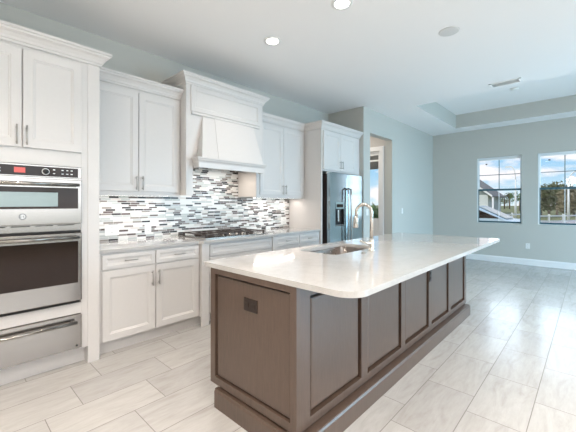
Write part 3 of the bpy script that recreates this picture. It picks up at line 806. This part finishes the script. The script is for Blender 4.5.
# ceiling speaker / detector, vent, tray detector
dt = thing('ceiling_speaker', (3.483, 1.04, CZ), 'round flat pale grille on kitchen ceiling beyond the recessed lights', 'speaker')
MB().lathe((3.483, 1.04, CZ), [(.0, -.006), (.085, -.006), (.092, -.004), (.096, 0)], 32).build('grille', 'grille_paint', dt)
vt = thing('ceiling_vent', (5.50, .89, CZ), 'rectangular ceiling air vent with white ends beside the tray recess', 'air vent')
v = MB(); v.box(5.41, 5.425, .70, 1.08, CZ-.01, CZ); v.box(5.575, 5.59, .70, 1.08, CZ-.01, CZ); v.box(5.41, 5.59, .70, .73, CZ-.014, CZ); v.box(5.41, 5.59, 1.05, 1.08, CZ-.014, CZ)
v.build('vent_frame', 'white_plastic', vt)
MB().box(5.425, 5.575, .73, 1.05, CZ-.002, CZ).build('duct_opening', 'grille_paint', vt)
v = MB()
for k in range(6):
    x = 5.432 + k*.024; v.hexa([(x, .73, CZ-.008), (x+.002, .73, CZ-.008), (x+.002, 1.05, CZ-.008), (x, 1.05, CZ-.008)], [(x+.006, .73, CZ-.002), (x+.008, .73, CZ-.002), (x+.008, 1.058, CZ-.002), (x+.006, 1.05, CZ-.002)])
v.build('louvers', 'white_plastic', vt)
sd = thing('smoke_detector', (6.89, .98, TZ), 'small white smoke detector on the recessed tray ceiling', 'smoke detector')
MB().lathe((6.89, .98, TZ), [(.0, -.03), (.045, -.03), (.06, -.018), (.062, 0)], 28).build('detector_body', 'white_plastic', sd)

# ================================================================== OUTDOORS
GZ = -.2
g = MB(); g.box(-60, 300, -200, 200, GZ-.2, GZ); o = g.build('ground', 'grass', loc=(0, 0, GZ)); o['kind'] = 'structure'
g = MB(); g.prism([(31, -120, GZ), (37, -120, GZ), (37, 120, GZ), (31, 120, GZ)], (0, 0, .02)); g.build('road', 'asphalt')['kind'] = 'structure'
def ray(u, D):   # world xy along photo column u at depth D (used only to place distant things in the view)
    t_ = R(42.97); r = (u-288)/325.1
    return (D*(math.cos(t_)+r*math.sin(t_)), D*(math.sin(t_)-r*math.cos(t_)))
def crown_bm(cx, cy, cz, rx, rz, n, size, seed):
    rnd = random.Random(seed); mb = MB(); lobes = [(rnd.uniform(-.5, .5)*rx, rnd.uniform(-.5, .5)*rx, rnd.uniform(-.45, .45)*rz, rnd.uniform(.45, .65)) for _ in range(7)]
    for i in range(n):
        lx, ly, lz, s = rnd.choice(lobes); a, b_ = rnd.uniform(0, 6.283), math.acos(rnd.uniform(-1, 1)); q = rnd.uniform(.6, 1)
        p = Vector((cx+lx+rx*s*q*math.sin(b_)*math.cos(a), cy+ly+rx*s*q*math.sin(b_)*math.sin(a), cz+lz+rz*s*q*math.cos(b_)))
        u = Vector((rnd.gauss(0, 1), rnd.gauss(0, 1), rnd.gauss(0, 1))).normalized(); w = u.orthogonal().normalized(); s2 = size*rnd.uniform(.6, 1.3)
        mb.face([mb.bm.verts.new(p+u*s2), mb.bm.verts.new(p+w*s2*.5), mb.bm.verts.new(p-u*s2), mb.bm.verts.new(p-w*s2*.5)])
    return mb
def tree(u, D, h, rx, leaf, label, seed, n=500, group=None, name='tree', low=.35):
    x, y = ray(u, D); o = thing(name, (x, y, GZ), label, 'tree', group)
    MB().tube([(x, y, GZ-.1), (x+.03*h, y, GZ+h*.3), (x, y, GZ+h*.7)], [h*.035, h*.025, h*.012], 8).build('trunk', 'bark', o)
    rz = h*(1-low)/2*1.05
    crown_bm(x, y, GZ+h-rz*1.0, rx, rz, n, h*.055, seed).build('foliage', leaf, o)
def palm(u, D, h, label, seed, group=None):
    x, y = ray(u, D); o = thing('palm_tree', (x, y, GZ), label, 'palm tree', group); rnd = random.Random(seed)
    MB().tube([(x, y, GZ-.1), (x+.1, y, GZ+h*.5), (x, y, GZ+h*.88)], [.22, .17, .14], 8).build('trunk', 'bark', o)
    mb = MB(); top = Vector((x, y, GZ+h*.88))
    for k in range(16):
        a = 6.283*k/16 + rnd.uniform(-.2, .2); L = h*.26; up = rnd.uniform(-.3, .9); d = Vector((math.cos(a), math.sin(a), 0)); s_ = Vector((-d.y, d.x, 0))*.22
        pts = [top + d*L*q + Vector((0, 0, up*L*q - L*q*q*.9)) for q in (0, .35, .7, 1)]
        for p, q in zip(pts, pts[1:]): mb.face([mb.bm.verts.new(p+s_), mb.bm.verts.new(p-s_), mb.bm.verts.new(q-s_*.8), mb.bm.verts.new(q+s_*.8)])
    mb.build('fronds', 'leaf_dark', o)
tree(481, 128, 4.1, 3.2, 'leaf_brown', 'low brownish tree far off at left edge of the left window', 11, 300, 'distant trees seen through the left window')
tree(489.5, 116, 3.5, 2.4, 'leaf_dark', 'distant low tree just right of the parked car, left window', 12, 300, 'distant trees seen through the left window')
palm(488, 105, 4.4, 'leftmost distant palm tree seen through the left window', 1, 'distant palms seen through the left window')
palm(495.5, 100, 4.2, 'second distant palm tree from the left in the left window', 2, 'distant palms seen through the left window')
palm(504.5, 100, 4.5, 'third distant palm from the left, just right of the window bar', 3, 'distant palms seen through the left window')
palm(509.5, 96, 5.2, 'tallest distant palm, beside the street lamp in left window', 4, 'distant palms seen through the left window')
tree(498.5, 122, 3.8, 2.8, 'leaf_green', 'distant bushy tree near the middle of the left window', 13, 320, 'distant trees seen through the left window')
tree(507, 108, 3.6, 2.8, 'leaf_dark', 'distant dark tree between the last two palms, left window', 14, 320, 'distant trees seen through the left window')
tree(519.5, 70, 4.6, 2.2, 'leaf_green', 'green tree at right edge of the left window beyond the lamp post', 15, 350, 'distant trees seen through the left window')
for i, (u, D, h, rx, lf, lb) in enumerate([
    (541, 44, 4.0, 2.0, 'leaf_dark', 'dense dark tree at left edge of the right window'),
    (549, 42, 4.4, 2.3, 'leaf_dark', 'dense dark tree left of centre in the right window'),
    (557, 43, 4.2, 2.2, 'leaf_dark', 'dark tree just left of the centre bar in right window'),
    (566, 41, 4.3, 2.0, 'leaf_brown', 'brownish thinner tree right of the centre bar in right window'),
    (574, 42, 4.1, 2.2, 'leaf_brown', 'brownish thin tree at right edge of the photo in right window')]):
    D = (36, 48, 41.5, 54, 37.5)[i]; h = 1.5 + (h-1.5)*D/42
    tree(u, D, h, 1.75*D/42, lf, lb, 20+i, 900, 'trees seen through the right window', low=.12)
# white board fences
def fence(u0, D0, u1, D1, label, zt, n):
    a, c_ = Vector((*ray(u0, D0), 0)), Vector((*ray(u1, D1), 0)); o = thing('rail_fence', ((a.x+c_.x)/2, (a.y+c_.y)/2, GZ), label, 'fence')
    for z in (zt, zt-.38):
        d = (c_-a); s_ = Vector((-d.y, d.x, 0)).normalized()*.03
        mb = MB(); mb.prism([a-s_+Vector((0,0,z)), c_-s_+Vector((0,0,z)), c_-s_+Vector((0,0,z+.1)), a-s_+Vector((0,0,z+.1))], s_*2); mb.build('rail', 'fence_white', o)
    for k in range(n):
        p = a.lerp(c_, k/(n-1)); MB().box(p.x-.06, p.x+.06, p.y-.06, p.y+.06, GZ, zt+.18).build('post', 'fence_white', o)
fence(474, 24, 524, 26, 'white rail fence crossing the grass outside the left window', .42, 5)
fence(534, 23, 590, 25, 'white rail fence below the trees outside the right window', .38, 5)
# street lamps
def lamp(u, D, h, label, arm):
    x, y = ray(u, D); o = thing('street_lamp', (x, y, GZ), label, 'street lamp')
    MB().tube([(x, y, GZ), (x, y, GZ+h*.75)], [.11, .06], 10).build('pole', 'fence_white', o)
    P = [(x, y, GZ+h*.75)] + [(x, y + arm*(1-math.cos(R(90*k/8))), GZ+h*.75 + h*.25*math.sin(R(90*k/8))) for k in range(1, 9)]
    MB().tube(P, .05, 8).build('arm', 'fence_white', o)
    q = P[-1]; MB().box(q[0]-.1, q[0]+.1, q[1]-.05, q[1]+.45 if arm > 0 else q[1]-.45, q[2]-.08, q[2]+.04).build('lamp_head', 'fence_white', o)
lamp(515.6, 32, 5.2, 'white street lamp with curved arm in the left window', .4)
lamp(568.5, 30, 4.6, 'white street lamp outside the right window by the fence', -.8)
x, y = ray(493, 30); tag(MB().box(x-.07, x+.07, y-.07, y+.07, GZ, 1.9).build('sign_post', 'fence_white'), 'short white post standing on the grass outside left window', 'post')
# neighbour house with gable
hx, hy = ray(488, 46)
ho = thing('house', (hx+4, hy+1.5, GZ), 'pale neighbour house with grey gable at left edge of the left window', 'house')
y0, y1 = hy, hy+10.0
MB().box(hx, hx+9, y0, y1, GZ, 2.6).build('house_wall', 'stucco', ho)
pk = (y0+y1)/2
MB().prism([(hx-.02, y0, 2.6), (hx-.02, y1, 2.6), (hx-.02, pk, 6.6)], (9, 0, 0)).build('gable', 'siding_grey', ho)
rfm = MB()
for ya, s_ in ((y0, -1), (y1, 1)):
    rfm.prism([(hx-.5, ya+s_*.6, 2.25), (hx-.5, ya+s_*.6, 2.45), (hx-.5, pk, 6.95), (hx-.5, pk, 6.65)], (10, 0, 0))
rfm.build('roof', 'roof_shingle', ho)
tr_ = MB()
for ya, s_ in ((y0, -1), (y1, 1)):
    tr_.prism([(hx-.56, ya+s_*.62, 2.2), (hx-.56, ya+s_*.62, 2.5), (hx-.56, pk, 7.0), (hx-.56, pk, 6.7)], (.06, 0, 0))
tr_.build('fascia', 'fence_white', ho)
# parked car, nose towards -y
cx, cy = ray(483, 12.5)
ca = thing('car', (cx+.9, cy+2.0, GZ), 'light blue parked car partly seen at left edge of left window', 'car')
ny = cy - 1.9
side = [(ny, .25), (ny+.02, .62), (ny+.35, .78), (ny+1.15, .92), (ny+2.15, 1.42), (ny+3.5, 1.42), (ny+4.2, 1.0), (ny+4.45, .9), (ny+4.5, .3)]
MB().prism([(cx, a, GZ+z) for a, z in side], (1.75, 0, 0)).build('car_body', 'car_paint', ca, bevel=.05)
wg = [(ny+1.35, .96), (ny+2.2, 1.34), (ny+2.75, 1.35), (ny+2.75, .96)]
MB().prism([(cx-.012, a, GZ+z) for a, z in wg], (.014, 0, 0)).build('side_window', 'black_glass', ca)
wg = [(ny+2.85, .96), (ny+2.85, 1.35), (ny+3.45, 1.34), (ny+3.95, .98)]
MB().prism([(cx-.012, a, GZ+z) for a, z in wg], (.014, 0, 0)).build('side_window', 'black_glass', ca)
MB().prism([(cx+.12, ny+1.17, GZ+.945), (cx+.2, ny+2.12, GZ+1.42), (cx+1.55, ny+2.12, GZ+1.42), (cx+1.63, ny+1.17, GZ+.945)], (0, -.012, .016)).build('windscreen', 'screen_glass', ca)  # pale colour stands in for sky reflected in the glass
for yy in (ny+.85, ny+3.6):
    for xx in (cx+.1, cx+1.65): MB().lathe((xx, yy, GZ+.32), [(.0, -.1), (.2, -.1), (.31, -.09), (.32, 0), (.31, .09), (.2, .1), (.0, .1)], 24, 'X').build('wheel', 'tyre', ca)
# shrub outside the hall door
x, y = ray(375.5, 9.6)
o = thing('garden_shrub', (x, y, GZ), 'leafy green shrub outside the glazed hall door', 'shrub')
MB().tube([(x, y, GZ), (x, y, GZ+1.0)], [.05, .02], 6).build('stem', 'bark', o)
crown_bm(x, y, .85, .75, .8, 900, .09, 77).build('foliage', 'leaf_green', o)
